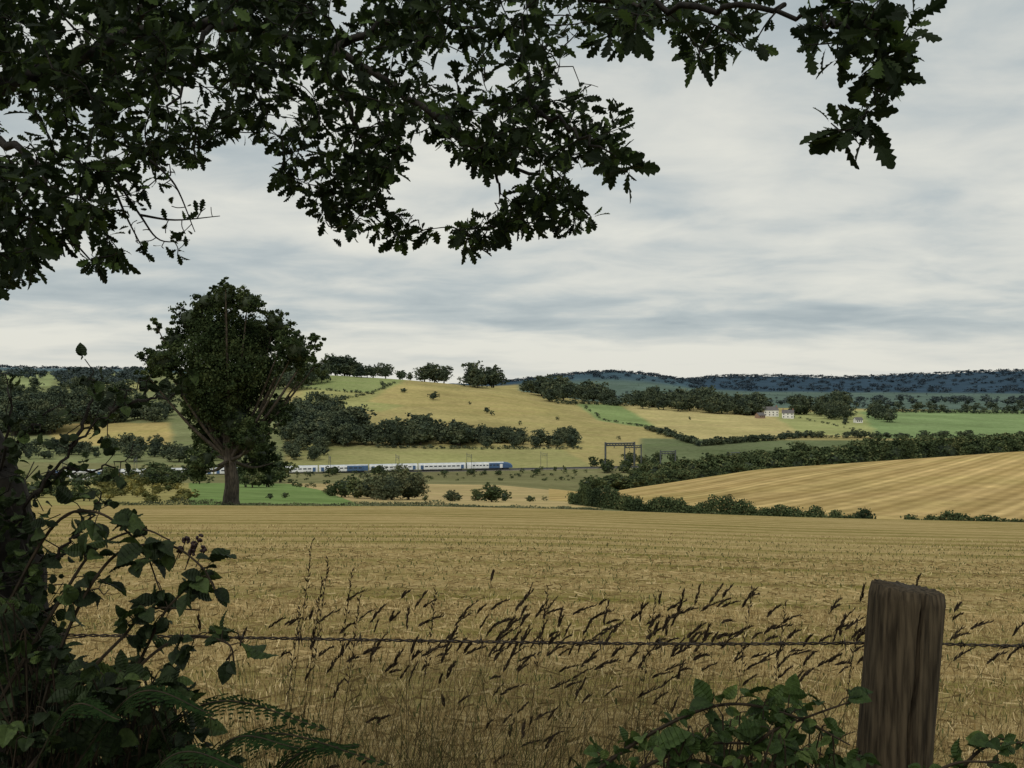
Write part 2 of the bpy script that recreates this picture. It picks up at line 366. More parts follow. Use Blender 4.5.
hedge_line(t,[(395,383),(372,394),(340,400)],30,(1.5,4)); hedge_line(t,[(583,406),(605,421),(655,428)],26,(1.5,3.5)); hedge_line(t,[(560,404),(640,406)],30,(3,6))
hedge_line(t,[(650,430),(700,446),(800,438),(1030,438)],130,(3,9),(520,1300)); hedge_line(t,[(790,416),(880,436)],18,(1.5,3.5)); hedge_line(t,[(870,412),(1030,414)],60,(3,6),(530,1500))
hedge_line(t,[(300,388),(345,392),(372,394)],26,(1.5,3.5)); hedge_line(t,[(380,448),(480,449),(580,449)],50,(2,5),W)
t.area([(283,424),(330,418),(392,438),(392,446),(285,447)],58,(14,34),W,1.1); t.area(rect(390,438,480,446),46,(10,29),W,1.1); t.area(rect(478,440,577,448),46,(6,19),W,1.2); t.area(rect(558,440,578,447),5,(15,18),W)
t.area(rect(290,400,325,416),10,(7,15),W); t.area(rect(255,372,322,392),24,(14,26),W)
t.area(rect(-40,424,60,436),28,(24,46),W); t.area(rect(40,415,118,425),18,(18,38),W); t.area(rect(-40,388,100,398),40,(5,16),W,1.3)
t.area(rect(100,392,170,424),30,(10,22),W); t.area(rect(100,448,330,462),55,(8,22),(500,1000)); t.area(rect(-40,446,110,460),40,(8,16),(500,1000))
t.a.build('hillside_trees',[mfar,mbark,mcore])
t=Trees()
t.area(rect(-60,374,140,379),80,(4,12),(1000,1400),1.4); t.area(rect(60,380,150,388),40,(6,15),(900,1400),1.3); 
t.tops(690,1040,160,(1500,2300),lambda p:397,1.7,4); t.tops(530,700,60,(1500,2400),lambda p:392,1.7,3)
t.tops(780,900,22,(1300,1500),lambda p:400,1.4,3)
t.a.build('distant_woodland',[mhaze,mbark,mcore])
t=Trees()
for px in np.arange(500,1060,1.6):
    d=random.uniform(3150,3500); t.put(px,d,random.uniform(7,11),2.4)
for px in np.arange(500,700,1.8):
    d=random.uniform(2500,2700); t.put(px,d,random.uniform(6,9),2.4)
for px in np.arange(-40,330,2.0):
    d=random.uniform(2450,2750); t.put(px,d,random.uniform(6,10),2.2)
for _ in range(500):
    px=random.uniform(520,1050); d=random.uniform(2300,3200); t.put(px,d,random.uniform(6,11),2.4)
mridge=leafmat('far_ridge_hazed_foliage',(0.052,0.076,0.100),(0.066,0.092,0.114),None,trans=0,nscale=.006,spec=.05)  # bluish base colour imitates aerial haze on the ridge
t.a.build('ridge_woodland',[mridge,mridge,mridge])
t=Trees()
t.tops(700,1050,70,(340,430),lambda p:np.interp(p,[700,760,800,900,1024],[458,448,444,437,433]),1.4,5)
t.tops(640,800,42,(380,450),lambda p:np.interp(p,[640,700,760,800],[464,458,452,448]),1.4,6)
t.tops(590,760,34,(300,400),lambda p:np.interp(p,[590,640,760],[476,470,462]),1.6,4)
t.area(rect(520,470,600,474),12,(4,7),(450,520)); t.area(rect(286,474,600,481),44,(2,5),(330,470),1.8)
t.area(rect(326,474,338,476),4,(8,12),(430,475)); t.area(rect(370,473,384,476),5,(8,12),(430,475)); t.area(rect(398,473,410,476),3,(7,10),(430,475)); t.area(rect(286,473,515,476),16,(4,7),(430,475),1.5)
t.area(rect(590,462,700,468),16,(5,16),(520,600))
t.area(rect(600,470,660,476),12,(8,16),(440,520))
t.area(rect(20,484,120,488),8,(3,6),(330,440)); t.area(rect(90,480,175,488),14,(8,20),(230,440),1.5); t.area(rect(-20,488,105,502),26,(8,18),(120,300),1.4)
t.area(rect(245,480,288,488),16,(12,32),(200,330),1.1); t.area(rect(130,480,200,488),10,(14,26),(240,340),1.2)
t.area(rect(290,484,330,490),8,(4,7),(230,330),1.7)
t.a.build('valley_hedgerow',[mmid,mbark,mcore])
t=Trees(); t.area(rect(100,488,190,503),34,(5,13),(95,260),1.6); t.area(rect(110,480,165,488),10,(8,14),(200,330),1.4)
t.a.build('gorse_scrub',[mgorse,mbark,mgorse])
def bush(name,lst,mat=None):
    T_=Trees()
    for px,d,top in lst:
        h=(float(pyat(px,d))-top)*d/F
        T_.put(px,d,h,1.3,0.1)
    return T_.a.build(name,[mat or mmid,mbark,mcore])
mol=leafmat('olive_foliage',(0.060,0.072,0.042),(0.125,0.142,0.078),(0.18,0.18,0.10),trans=0,nscale=.3,spec=.1)
bush('willow_bush',[(392,150,461),(408,155,464),(372,160,468),(384,152,472)],mol)
bush('hawthorn_bush',[(345,165,470),(358,160,474),(330,170,481)])
bush('hawthorn_bush',[(450,150,487),(458,155,490)],mol)
bush('hawthorn_bush',[(492,150,477),(478,155,487),(505,158,488)])
bush('scrub_bush',[(530,150,492),(545,155,495),(425,150,494),(270,140,492),(285,150,490)])
def hedge(name,pts,hw,hh,n,ls,mat,lo=.5):
    a=Acc(); pts=np.array([[ (p-512)/F*d,d ] for p,d in pts]); u=R.uniform(0,len(pts)-1.001,n); k=u.astype(int); q=pts[k]+(pts[k+1]-pts[k])*(u-k)[:,None]
    x=q[:,0]; y=q[:,1]; hm=np.array([0.8+0.7*mnoise.noise(Vector((a_*.22,b_*.22,0)))+.5*mnoise.noise(Vector((a_*.9,b_*.9,5))) for a_,b_ in zip(x,y)])
    hm=np.clip(hm,lo,1.6)*hh; ang=R.uniform(0,math.pi,n); rr=np.sqrt(R.uniform(.25,1,n))
    yy=y+np.cos(ang)*rr*hw; z=zxy(x,yy)+np.sin(ang)*rr*hm
    p=np.stack([x+R.normal(size=n)*.2,yy,z],-1); v,f_=inst(LV,LF,p,randrot(n),R.uniform(.6,1.3,n)*ls); a.add(v,f_); return a.build(name,[mat])
hedge('field_hedge',[(570,140),(600,128),(640,118),(720,112),(800,104),(872,99)],1.3,2.2,36000,.16,mmid,.35)
hedge('field_hedge',[(905,96),(960,93),(1040,92)],1.0,1.5,9000,.16,mmid)
hedge('grass_verge',[(100,84),(350,84),(560,86),(600,88)],1.5,.45,9000,.10,mol,.1)
# ---------------------------------------------------------------- field oak
oakm=leafmat('oak_crown_foliage',(0.016,0.026,0.013),(0.050,0.072,0.030),(0.09,0.115,0.048),trans=.15,nscale=.6,spec=.1)
OD=84.0
lob=[(186,318,22),(206,303,20),(232,300,19),(256,306,20),(272,322,18),(166,340,18),(160,326,10),(176,362,22),(212,335,34),(250,338,30),(306,352,22),(290,336,15),(320,342,11),(316,366,12),(298,376,10),(200,382,32),(246,378,32),(186,412,20),(206,430,24),(236,420,30),(262,436,22),(216,456,20),(246,462,20),(184,440,16),(196,470,11),(272,408,18),(160,376,12),(264,466,13),(222,396,34),(284,420,10),(240,290,9),(217,291,8),(290,352,14),(284,368,13)]
lobes=[]; limbs=Acc(); cores=Acc()
base=P(231,504,OD); base[2]=float(zat(231,OD))-.4
for px,py,r in lob:
    rm=r*OD/F; c=P(px,py,OD)+np.array([0,R.uniform(-1,1)*max(.3,min(4.5,7.0-rm)),0]); lobes.append((c,(rm,rm*1.15,rm*.9)))
    if r>17: cores.add(*blob(c,(rm*.5,rm*.6,rm*.45)))  # dark blob added to imitate shade within the crown
    tr=P(230,460,OD); mid=(tr+c)/2+np.array([0,0,-.5])
    limbs.add(*tube(catmull([tr,mid,c],5),np.linspace(.20,.04,11),6))
lobes.append((P(225,365,OD),(4.2,4.5,4.5)))
limbs.add(*tube(catmull([base,base+[0,0,1.0],P(232,482,OD),P(229,455,OD),P(226,400,OD),P(222,340,OD)],5),np.interp(np.arange(26),[0,4,10,16,25],[.95,.68,.58,.45,.12]),10))
p=clumpleaves(lobes,2600,46,.22,.35)
oa=Acc(); v,f_=inst(LV,LF,p,randrot(len(p)),R.uniform(.6,1.3,len(p))*.155); oa.add(v,f_,0)
e=empty('oak_tree'); oa.build('crown',[oakm],parent=e); cores.build('crown_shade_core',[mcore],smooth=True,parent=e); limbs.build('trunk',[mbark],smooth=True,parent=e)
# ---------------------------------------------------------------- railway
A0=np.array([-201.,456.]); B0=np.array([0.,507.]); tdir=(B0-A0)/np.linalg.norm(B0-A0); perp=np.array([-tdir[1],tdir[0]])
TZ=-40.5
def plain(name,c,rough=.6,metal=0):
    return noisemat(name,tuple(x*.85 for x in c),tuple(min(.85,x*1.08) for x in c),scale=.7,rough=rough,bump=0,metal=metal)
mballast=noisemat('ballast',(.10,.085,.065),(.2,.18,.14),scale=1.5); msteel=plain('steel',(.11,.12,.125),.5,.3)
a=Acc()
def ext(prof,t0,t1,zofs=0,org=B0):
    v=[]
    for t_ in (t0,t1):
        for s_,z_ in prof:
            q=org+tdir*t_+perp*s_; v.append([q[0],q[1],TZ+z_+zofs])
    n=len(prof); fs=[[i,(i+1)%n,n+(i+1)%n,n+i] for i in range(n)]
    return np.array(v),np.array(fs)
v,f_=ext([(-7.5,-2.5),(-4.5,-.25),(6.5,-.25),(9.5,-2.5)],-420,260); a.add(v,f_,0)
for s_ in (-.72,.72,3.2,4.64):
    v,f_=ext([(s_-.04,-.24),(s_-.04,0.0),(s_+.04,0.0),(s_+.04,-.24)],-420,260); a.add(v,f_,1)
a.build('railway_track',[mballast,msteel])
mwhite=plain('train_white',(.78,.81,.83),.35); mblue=plain('train_blue',(.07,.13,.25),.35); mglass=plain('train_glass',(.05,.06,.075),.15); mdark=plain('train_underframe',(.05,.05,.055),.8); mroof=plain('train_roof',(.55,.58,.60),.6)
train=empty('passenger_train'); LC=23.0
def box3(a,t0,t1,s0,s1,z0,z1,m):
    v,f_=ext([(s0,z0),(s0,z1),(s1,z1),(s1,z0)],t0,t1); a.add(v,f_,m); a.add(v,np.array([[0,3,2,1],[4,5,6,7]]),m)
for k in range(9):
    a=Acc(); t1=-k*(LC+.7); t0=t1-LC
    body=[(-1.33,.75),(-1.40,1.1),(-1.40,2.75),(-1.22,3.3),(-.7,3.65),(0,3.75),(.7,3.65),(1.22,3.3),(1.40,2.75),(1.40,1.1),(1.33,.75)]
    ts=[t0,t1]; sc_=[1,1]
    if k==0: ts=[t0,t0+11,t1-4.5,t1-2.2,t1-.6,t1]; sc_=[1,1,1,.9,.68,.42]
    if k==8: ts=[t0,t0+.6,t0+2.2,t0+4.5,t1]; sc_=[.42,.68,.9,1,1]
    if k==3: ts=[t0,t0+13,t1]; sc_=[1,1,1]
    rings=[]
    for tt,s_ in zip(ts,sc_):
        rings.append([[*(B0+tdir*tt+perp*(x_*(0.55+.45*s_))),TZ+.75+(z_-.75)*s_] for x_,z_ in body])
    v=np.array(rings).reshape(-1,3); n=len(body)
    for r_ in range(len(ts)-1):
        fs=np.array([[r_*n+i,r_*n+(i+1)%n,(r_+1)*n+(i+1)%n,(r_+1)*n+i] for i in range(n)])
        bl=(k==0 and r_>0) or (k==8 and r_<3) or (k==3 and r_==1); nose=(k==0 and r_>1) or (k==8 and r_<3)
        a.add(v,fs[[3,4,5,6]],4 if not nose else 1); a.add(v,fs[[0,1,2,7,8,9,10]],1 if bl else 0)
    a.add(v,np.array([list(range(n)),[(len(ts)-1)*n+i for i in range(n)][::-1]]),1 if k in(0,8) else 0)
    m0=t0+(5 if k==8 else .8); m1=t1-(5 if k==0 else .8)
    for sd in (-1,1):
        s0,s1=(-1.43,-1.401) if sd<0 else (1.401,1.43)
        nwin=8; span=(m1-m0-3.6)/nwin
        for q in range(nwin):
            w0=m0+1.8+q*span; box3(a,w0+.35,w0+span-.35,s0,s1,1.95,2.5,2)
        for w0 in (m0+.1,m1-1.5): box3(a,w0,w0+1.4,s0-.01 if sd<0 else s0,s1 if sd<0 else s1+.01,.85,2.8,0 if k==0 else 1)
    box3(a,t0+5.5,t1-5.5,-1.1,1.1,.3,.749,3)
    for bt in (t0+3.4,t1-3.4):
        box3(a,bt-1.6,bt+1.6,-1.05,1.05,.35,.745,3)
        for wq in (-1.2,1.2):
            for sd in (-.8,.8):
                c=B0+tdir*(bt+wq)+perp*sd; th=np.arange(12)*math.pi/6
                vv=[]
                for o_ in (-.07,.07):
                    for h_ in th: q=c+perp*o_+tdir*(.42*math.cos(h_)); vv.append([q[0],q[1],TZ+.43+.42*math.sin(h_)])
                a.add(np.array(vv),np.array([[i,(i+1)%12,12+(i+1)%12,12+i] for i in range(12)]),3); a.add(np.array(vv),np.array([list(range(12)),list(range(23,11,-1))]),3)
    a.build('carriage_%d'%(k+1),[mwhite,mblue,mglass,mdark,mroof],parent=train)
def beam(a,p,q,r,m=0):
    v,f_=tube(np.array([p,q]),r,4); a.add(v,f_,m)
def gantry(px,d,h,span,ang,thick=.22,name='overhead_line_gantry'):
    a=Acc(); c=np.array([(px-512)/F*d,d]); u=np.array([math.cos(ang),math.sin(ang)]); z0=float(zat(px,d))-.5
    l=c-u*span/2; r=c+u*span/2
    for q in (l,r): beam(a,[*q,z0],[*q,z0+h+.6],thick)
    for dz in (0,1.0): beam(a,[*l,z0+h-dz],[*r,z0+h-dz],thick*.7)
    n=max(4,int(span/1.5))
    for i in range(n):
        p0=l+(r-l)*i/n; p1=l+(r-l)*(i+1)/n; beam(a,[*p0,z0+h-(i%2)],[*p1,z0+h-((i+1)%2)],thick*.35)
    for fx in (.3,.7):
        p0=l+(r-l)*fx; beam(a,[*p0,z0+h-1],[*p0,z0+h-2.3],thick*.4)
    return a.build(name,[msteel])
gantry(620,500,14,15,.25,.5); gantry(633,515,12,9,.3,.35); gantry(668,500,10,8,.3,.35); gantry(736,470,11,9,.4,.3)
for px in (-20,64,135,230,330,398,470,545): 
    uu=(px-512)/F
    tt=( (uu*B0[1]-B0[0]) )/(tdir[0]-uu*tdir[1]); q=B0+tdir*tt
    gantry(512+F*(q+perp*2)[0]/(q+perp*2)[1],(q+perp*2)[1],8.2,11.5,math.atan2(perp[1],perp[0]),.10)
# ---------------------------------------------------------------- houses
mrend=plain('white_render',(.78,.76,.72)); mslate=plain('slate_roof',(.13,.12,.12)); mwin=plain('window_glass',(.03,.035,.04),.2)
def house(px,d,w,l,h,ang,wallm,chim=True,name='white_farmhouse',roofm=None):
    e=empty(name); z0=float(zat(px,d)); x0=(px-512)/F*d
    c,s_=math.cos(ang),math.sin(ang)
    def tr(v): v=np.array(v,float); return np.stack([x0+v[:,0]*c-v[:,1]*s_,d+v[:,0]*s_+v[:,1]*c,z0+v[:,2]],-1)
    def bx(a,x0_,x1,y0,y1,za,zb,m=0):
        v=[[x,y,z] for z in (za,zb) for x,y in ((x0_,y0),(x1,y0),(x1,y1),(x0_,y1))]
        a.add(tr(v),np.array([[0,3,2,1],[4,5,6,7],[0,1,5,4],[1,2,6,5],[2,3,7,6],[3,0,4,7]]),m)
    rh=.42 if roofm is None else .16
    a=Acc(); bx(a,-l/2,l/2,-w/2,w/2,-1,h)
    a.add(tr([[-l/2,-w/2,h],[-l/2,w/2,h],[-l/2,0,h+w*rh]]),np.array([[0,1,2]])); a.add(tr([[l/2,-w/2,h],[l/2,w/2,h],[l/2,0,h+w*rh]]),np.array([[0,1,2]]))
    a.build('walls',[wallm],parent=e)
    a=Acc(); o_=.4; rz=h+w*rh+.12
    for sg in (-1,1):
        v=[[-l/2-o_,sg*(w/2+o_),h-.25],[l/2+o_,sg*(w/2+o_),h-.25],[l/2+o_,0,rz],[-l/2-o_,0,rz]]
        a.add(tr(v),np.array([[0,1,2,3]]))
    a.build('roof',[roofm or mslate],parent=e)
    a=Acc()
    for q in np.linspace(-l/2+1.6,l/2-1.6,max(3,int(l/3.2))):
        for zz in ((1.0,2.2),(3.6,4.7)):
            if zz[1]<h: bx(a,q-.55,q+.55,-w/2-.05,-w/2-.01,*zz)
    a.build('windows',[mwin],parent=e)
    if chim:
        a=Acc(); bx(a,-l/2+.3,-l/2+1.3,-.5,.5,h,rz+1.4); bx(a,l/2-1.3,l/2-.3,-.5,.5,h,rz+1.4); a.build('chimneys',[plain('chimney_brick',(.28,.16,.11))],parent=e)
house(770,1040,8,15,6.4,.1,mrend); house(788,1010,7,11,5.4,-.3,mrend); house(760,1000,6,8,3,.5,plain('barn_brick',(.3,.2,.15)),False,'brick_barn'); house(858,960,5,7,3,.2,mrend,False,'white_cottage')
house(80,395,4,6.5,3.4,.15,mrend,False,'white_farm_shed',plain('light_sheet_roof',(.55,.56,.57)))
# ---------------------------------------------------------------- foreground oak
w_=[(0,.012),(.10,.03),(.20,.13),(.27,.08),(.38,.21),(.46,.11),(.58,.27),(.66,.15),(.77,.22),(.85,.12),(.93,.12),(1.0,.03)]
tv=[];tf=[]
for t_,wd in w_:
    z=-.10*(t_-.3)**2*2
    tv+= [[-wd,t_+(.04 if wd>.15 else 0),z+.22*wd],[0,t_,z],[wd,t_+(.04 if wd>.15 else 0),z+.22*wd]]
for k in range(len(w_)-1):
    b=k*3; tf+=[[b,b+1,b+4,b+3],[b+1,b+2,b+5,b+4]]
OAKV=np.array(tv); OAKF=np.array(tf)
masks=[
 ([(-60,-60),(770,-60),(745,8),(700,20),(640,15),(600,25),(560,60),(545,95),(500,120),(430,125),(330,120),(260,140),(190,135),(120,180),(60,170),(-60,200)],840,(3.2,6.0),.068),
 ([(-60,-60),(480,-60),(440,40),(300,70),(180,80),(60,110),(-60,110)],340,(3.6,5.5),.072),
 ([(-60,150),(110,150),(130,190),(118,225),(122,262),(80,260),(40,258),(28,285),(-60,288)],200,(2.9,4.2),.062),
 ([(110,150),(200,135),(205,165),(150,190),(125,200)],30,(3.2,4.5),.055),
 ([(265,130),(430,120),(400,165),(370,200),(400,236),(360,244),(335,215),(300,205),(275,180)],110,(3.6,5.0),.062),
 ([(430,110),(560,90),(622,100),(628,125),(600,150),(560,170),(530,160),(480,170),(440,150)],115,(3.5,4.6),.064),
 ([(390,212),(450,222),(500,212),(530,180),(570,190),(600,222),(600,236),(540,231),(500,236),(470,255),(430,240),(385,243)],84,(3.8,4.6),.06),
 ([(595,135),(635,155),(634,178),(615,176),(575,165)],8,(3.1,3.5),.075),
 ([(590,0),(770,-20),(760,45),(735,68),(700,66),(680,45),(640,30),(600,60)],50,(2.9,3.8),.070),
 ([(760,-20),(860,-10),(870,20),(850,55),(800,60),(765,45)],20,(2.6,3.1),.068),
 ([(850,0),(935,-5),(930,35),(908,55),(910,85),(888,96),(850,88),(835,65)],19,(2.5,2.9),.068),
 ([(820,120),(850,112),(884,115),(884,136),(835,138)],6,(2.5,2.7),.075),
]
mains=[
 [(-420,330,2.6),(-260,190,3.0),(-80,110,3.6),(30,75,4.2),(120,40,4.5),(210,25,4.6),(330,50,4.5),(430,110,4.3),(520,165,4.2),(590,212,4.2)],
 [(-80,110,3.6),(20,150,3.5),(60,200,3.4),(70,250,3.3)],
 [(120,40,4.5),(200,-30,4.2),(350,-50,3.8),(500,-14,3.5),(640,0,3.3),(750,8,3.0),(830,25,2.8),(875,60,2.65),(872,108,2.6)],
 [(330,50,4.5),(350,110,4.4),(370,170,4.4),(385,225,4.4),(430,236,4.3)],
 [(430,110,4.3),(480,150,4.1),(500,200,4.1),(470,236,4.1)],
 [(520,100,4.0),(570,130,3.7),(605,150,3.4),(625,172,3.2)],
 [(210,25,4.6),(180,90,4.2),(140,150,3.8)],
 [(330,50,4.5),(420,20,4.6),(520,40,4.8),(600,90,4.6)],
 [(830,25,2.8),(880,10,2.8),(930,5,2.8)]]
rads=[.065,.022,.026,.016,.014,.011,.014,.02,.006]
wood=Acc(); nodes=[]
for m_,r0 in zip(mains,rads):
    c=catmull([P(*q) for q in m_],8); n=len(c); c+=R.normal(size=c.shape)*.012
    wood.add(*tube(c,r0*(.07+.93*(1-np.linspace(0,1,n))**1.3),7)); nodes.extend(list(c))
tb=P(-420,330,2.6); wood.add(*tube(catmull([[tb[0]-.5,tb[1]-.6,-.3],[tb[0]-.45,tb[1]-.5,.9],[tb[0]-.2,tb[1]-.2,1.6],tb],6),np.interp(np.arange(19),[0,4,18],[.48,.36,.10]),14))
nodes=np.array(nodes)
def twig(a,p,q,r0,sag=.03):
    m=(p+q)/2+R.normal(size=3)*np.linalg.norm(q-p)*.10; c=catmull([p,m,q],3); a.add(*tube(c,np.linspace(r0,.0016,len(c)),4)); return c
LP=[];LD=[];LN=[];LS=[]
def leafcluster(q,dr,n,s):
    for _ in range(n):
        u=norm(dr*.5+R.normal(size=3)*.65+np.array([0,0,-.22])); LP.append(q+u*.012-dr*R.uniform(0,.06)); LD.append(u); LN.append(R.normal(size=3)+np.array([0,-.35,.5])); LS.append(s*R.uniform(.5,1.35))
cl=[];cs=[]
for poly,n,dr,s in masks:
    for px,py in sample_poly(poly,n):
        q=P(px,py,R.uniform(*dr)); 
        if mnoise.noise(Vector(q*1.9))<-.28: continue
        cl.append(q); cs.append(s)
cl=np.array(cl); d0=np.array([np.min(((nodes-c)**2).sum(1)) for c in cl]); 
for idx in np.argsort(d0):
    q=cl[idx]; k=np.argmin(((nodes-q)**2).sum(1)); p=nodes[k]; dist=np.linalg.norm(q-p)
    c=twig(wood,p,q,.0025+.005*min(1,dist)); dr=norm(c[-1]-c[-3]); nodes=np.vstack([nodes,c[2:]])
    leafcluster(q,dr,int(R.integers(6,11)),cs[idx])
    if dist>.12: leafcluster(c[len(c)//2],dr,4,cs[idx]*.9)
for m_ in [[(110,170,3.6),(140,215,3.6),(160,240,3.6),(190,240,3.6)],[(140,215,3.6),(175,220,3.6),(220,216,3.6)],[(115,190,3.6),(128,220,3.6),(150,262,3.6)],[(150,160,3.6),(175,185,3.6),(195,232,3.6)]]:
    c=catmull([P(*q) for q in m_],6); wood.add(*tube(c,np.linspace(.005,.0015,len(c)),4))
    for q in c[5::2]:
        dr=norm(R.normal(size=3)); e2=q+dr*.05; twig(wood,q,e2,.0018)
        if R.random()<.8: leafcluster(e2,dr,3,.045)
shade_canopy=[]  # unseen leaf clusters added above and behind the camera to shade the foreground
for _ in range(430):
    x=R.uniform(-4.5,3.2); y=R.uniform(-3.5,3.0); z=R.uniform(3.3,5.5)
    if y>0 and (z-CZ)/max(y,.01)<.62: continue
    shade_canopy.append([x,y,z])
for q in shade_canopy: leafcluster(np.array(q),norm(R.normal(size=3)),11,.15)
for k in range(9):
    q=np.array(shade_canopy[k*20]); wood.add(*tube(catmull([tb,(tb+q)/2+[0,0,.3],q],5),np.linspace(.09,.01,11),6))
LP=np.array(LP); fr=frames(np.array(LD),np.array(LN)); v,f_=inst(OAKV,OAKF,LP,fr,np.array(LS))
mleaf=leafmat('oak_leaf',(0.010,0.018,0.008),(0.026,0.043,0.014),(0.08,0.13,0.035),trans=.3,rough=.65,spec=.15)
mbr=noisemat('oak_bark',(0.008,0.007,0.006),(0.028,0.024,0.019),scale=25,bump=.6)
e=empty('oak_tree'); a=Acc(); a.add(v,f_); a.build('leaves',[mleaf],parent=e); wood.build('boughs',[mbr],smooth=True,parent=e)
# ---------------------------------------------------------------- fence
def post(px0,py0,px1,py1,d,r,name='wooden_fence_post',k=180,nz_=110):
    top=P(px0,py0,d); bot=P(px1,py1,d); ax=(top-bot); ax/=ax[2]; gz=-.35
    v=[]
    for i_ in range(nz_+1):
        z=gz+(top[2]-gz)*i_/nz_; c=bot+ax*(z-bot[2])
        for j_ in range(k):
            th=2*math.pi*j_/k; n1=mnoise.noise(Vector((math.cos(th)*2.2,math.sin(th)*2.2,z*1.2))); n2=mnoise.noise(Vector((math.cos(th)*9,math.sin(th)*9,z*2.5))); n3=mnoise.noise(Vector((math.cos(th)*26,math.sin(th)*26,z*3)))
            rr=r*(1+.04*n1+.016*n2+.010*n3)
            cth=-math.pi/2+.10+.07*math.sin(z*4)+.03*math.sin(z*17)+.03*math.sin(z*41); dth=abs((th-cth+math.pi)%(2*math.pi)-math.pi)
            rr*=1-.42*max(0,1-dth/.075)*min(1,max(0,(z-.1)/.3))
            for o2,wd2,am in ((-.62,.04,.06),(.55,.04,.05)):
                cc2=-math.pi/2+o2+.05*math.sin(z*7+o2*9); d2=abs((th-cc2+math.pi)%(2*math.pi)-math.pi); rr*=1-am*max(0,1-d2/wd2)*max(0,min(1,.2+1.2*math.sin(z*5+o2*7)))
            zz=z
            if i_>=nz_-1: 
                if i_==nz_: rr*=.95
                zz=z-.008*math.cos(th)-.004*n2-.002*n3-(0.004 if i_==nz_-1 else 0)
            v.append([c[0]+rr*math.cos(th),c[1]+rr*math.sin(th),zz])
    v.append([top[0],top[1],top[2]-.002]); n=k*(nz_+1)
    f4=[[i_*k+j_,i_*k+(j_+1)%k,(i_+1)*k+(j_+1)%k,(i_+1)*k+j_] for i_ in range(nz_) for j_ in range(k)]
    a=Acc(); a.add(v,f4); a.f.append((np.array([[nz_*k+j_,nz_*k+(j_+1)%k,n] for j_ in range(k)]),0)); return a.build(name,[mpost],smooth=True)
mpost=noisemat('weathered_wood',(0.028,0.021,0.013),(0.105,0.080,0.050),scale=130,stretch=(1,1,.08),bump=1.0,rough=.95,detail=10,bd=.004)
post(908,588,893,768,1.75,.061); post(-700,600,-705,768,1.85,.06,k=60,nz_=40); post(2300,600,2300,768,1.8,.06,k=60,nz_=40)
a=Acc(); mw=noisemat('rusty_wire',(0.03,0.022,0.017),(0.08,0.068,0.055),scale=80,bump=0,metal=.5,rough=.6)
wp=catmull([P(-700,622,1.95),P(-250,630,1.93),P(0,634,1.90),P(200,637,1.88),P(500,642,1.86),P(700,644,1.86),P(866,643,1.86),P(906,642,1.86),P(1024,646,1.87),P(1500,650,1.87),P(2300,640,1.86)],60)
seg=np.linalg.norm(np.diff(wp,axis=0),axis=1); s_=np.concatenate([[0],np.cumsum(seg)]); ss=np.arange(0,s_[-1],.006); wl=np.stack([np.interp(ss,s_,wp[:,k]) for k in range(3)],-1)
for ph in (0,math.pi):
    o_=np.stack([0*ss,np.cos(ss*150+ph),np.sin(ss*150+ph)],-1)*.0019; a.add(*tube(wl+o_,.0015,5))
for c in np.arange(.05,s_[-1],.11):
    q=np.array([np.interp(c,s_,wp[:,k]) for k in range(3)]); 
    for b in range(2):
        an=R.uniform(0,3.14); u=np.array([R.uniform(-.25,.25),math.cos(an),math.sin(an)]); off=np.array([.005*b,0,0])
        a.add(*tube(np.array([q+off-u*.016,q+off-u*.004,q+off+u*.004,q+off+u*.016]),[.0003,.0012,.0012,.0003],4))
    th=np.linspace(0,12.5,24); a.add(*tube(np.stack([q[0]-.004+th*.0009,q[1]+np.cos(th)*.0038,q[2]+np.sin(th)*.0038],-1),.0011,4))
a.build('barbed_wire',[mw],smooth=True)
# ---------------------------------------------------------------- stubble
mstraw=leafmat('straw',(0.15,0.11,0.05),(0.48,0.365,0.175),(0.70,0.57,0.32),trans=.1,spec=.1)
mgr=leafmat('field_weeds',(0.06,0.072,0.028),(0.14,0.15,0.06),None,trans=.2,spec=.1)
def stub(n,d0,d1,hr,wr,mat,name,row=True,pw=1.0):
    d=d0+(d1-d0)*R.uniform(0,1,n)**pw; px=R.uniform(-160,1180,n); x=(px-512)/F*d
    if row:
        u=d+.044*x; u=np.round(u/.22)*.22+R.normal(size=n)*.05; d=u-.044*x
    z=zxy(x,d); h=R.uniform(*hr,n); wd=R.uniform(*wr,n)*(1+d/14); ln=R.normal(size=(n,2))*.45*h[:,None]; an=R.uniform(0,math.pi,n)
    ux=np.cos(an)*wd; uy=np.sin(an)*wd*.5
    v=np.stack([np.stack([x-ux,d-uy,z-.01],-1),np.stack([x+ux,d+uy,z-.01],-1),np.stack([x+ln[:,0]+ux*.7,d+ln[:,1]+uy,z+h],-1),np.stack([x+ln[:,0]-ux*.7,d+ln[:,1]-uy,z+h],-1)],1).reshape(-1,3)
    a=Acc(); a.add(v,np.arange(4*n).reshape(-1,4)); return a.build(name,[mat])
stub(42000,3.8,14,(.025,.075),(.0018,.0034),mstraw,'stubble',True,1.2)
stub(22000,12,40,(.03,.06),(.002,.0035),mstraw,'stubble',True,1.2)
stub(9000,4.5,34,(.02,.07),(.003,.006),mgr,'field_weeds',False,1.2)
n=24000; d=3.8+22*R.uniform(0,1,n)**1.3; px=R.uniform(-160,1180,n); x=(px-512)/F*d; an=R.uniform(0,math.pi,n); l=R.uniform(.03,.12,n); z=zxy(x,d)+R.uniform(.005,.03,n)
dx=np.cos(an)*l; dy=np.sin(an)*l; wv=.003*(1+d/14)
v=np.stack([np.stack([x-dx,d-dy,z],-1),np.stack([x-dx,d-dy,z+wv],-1),np.stack([x+dx,d+dy,z+wv+R.uniform(-.01,.02,n)],-1),np.stack([x+dx,d+dy,z],-1)],1).reshape(-1,3)
a=Acc(); a.add(v,np.arange(4*n).reshape(-1,4)); a.build('loose_straw',[mstraw])
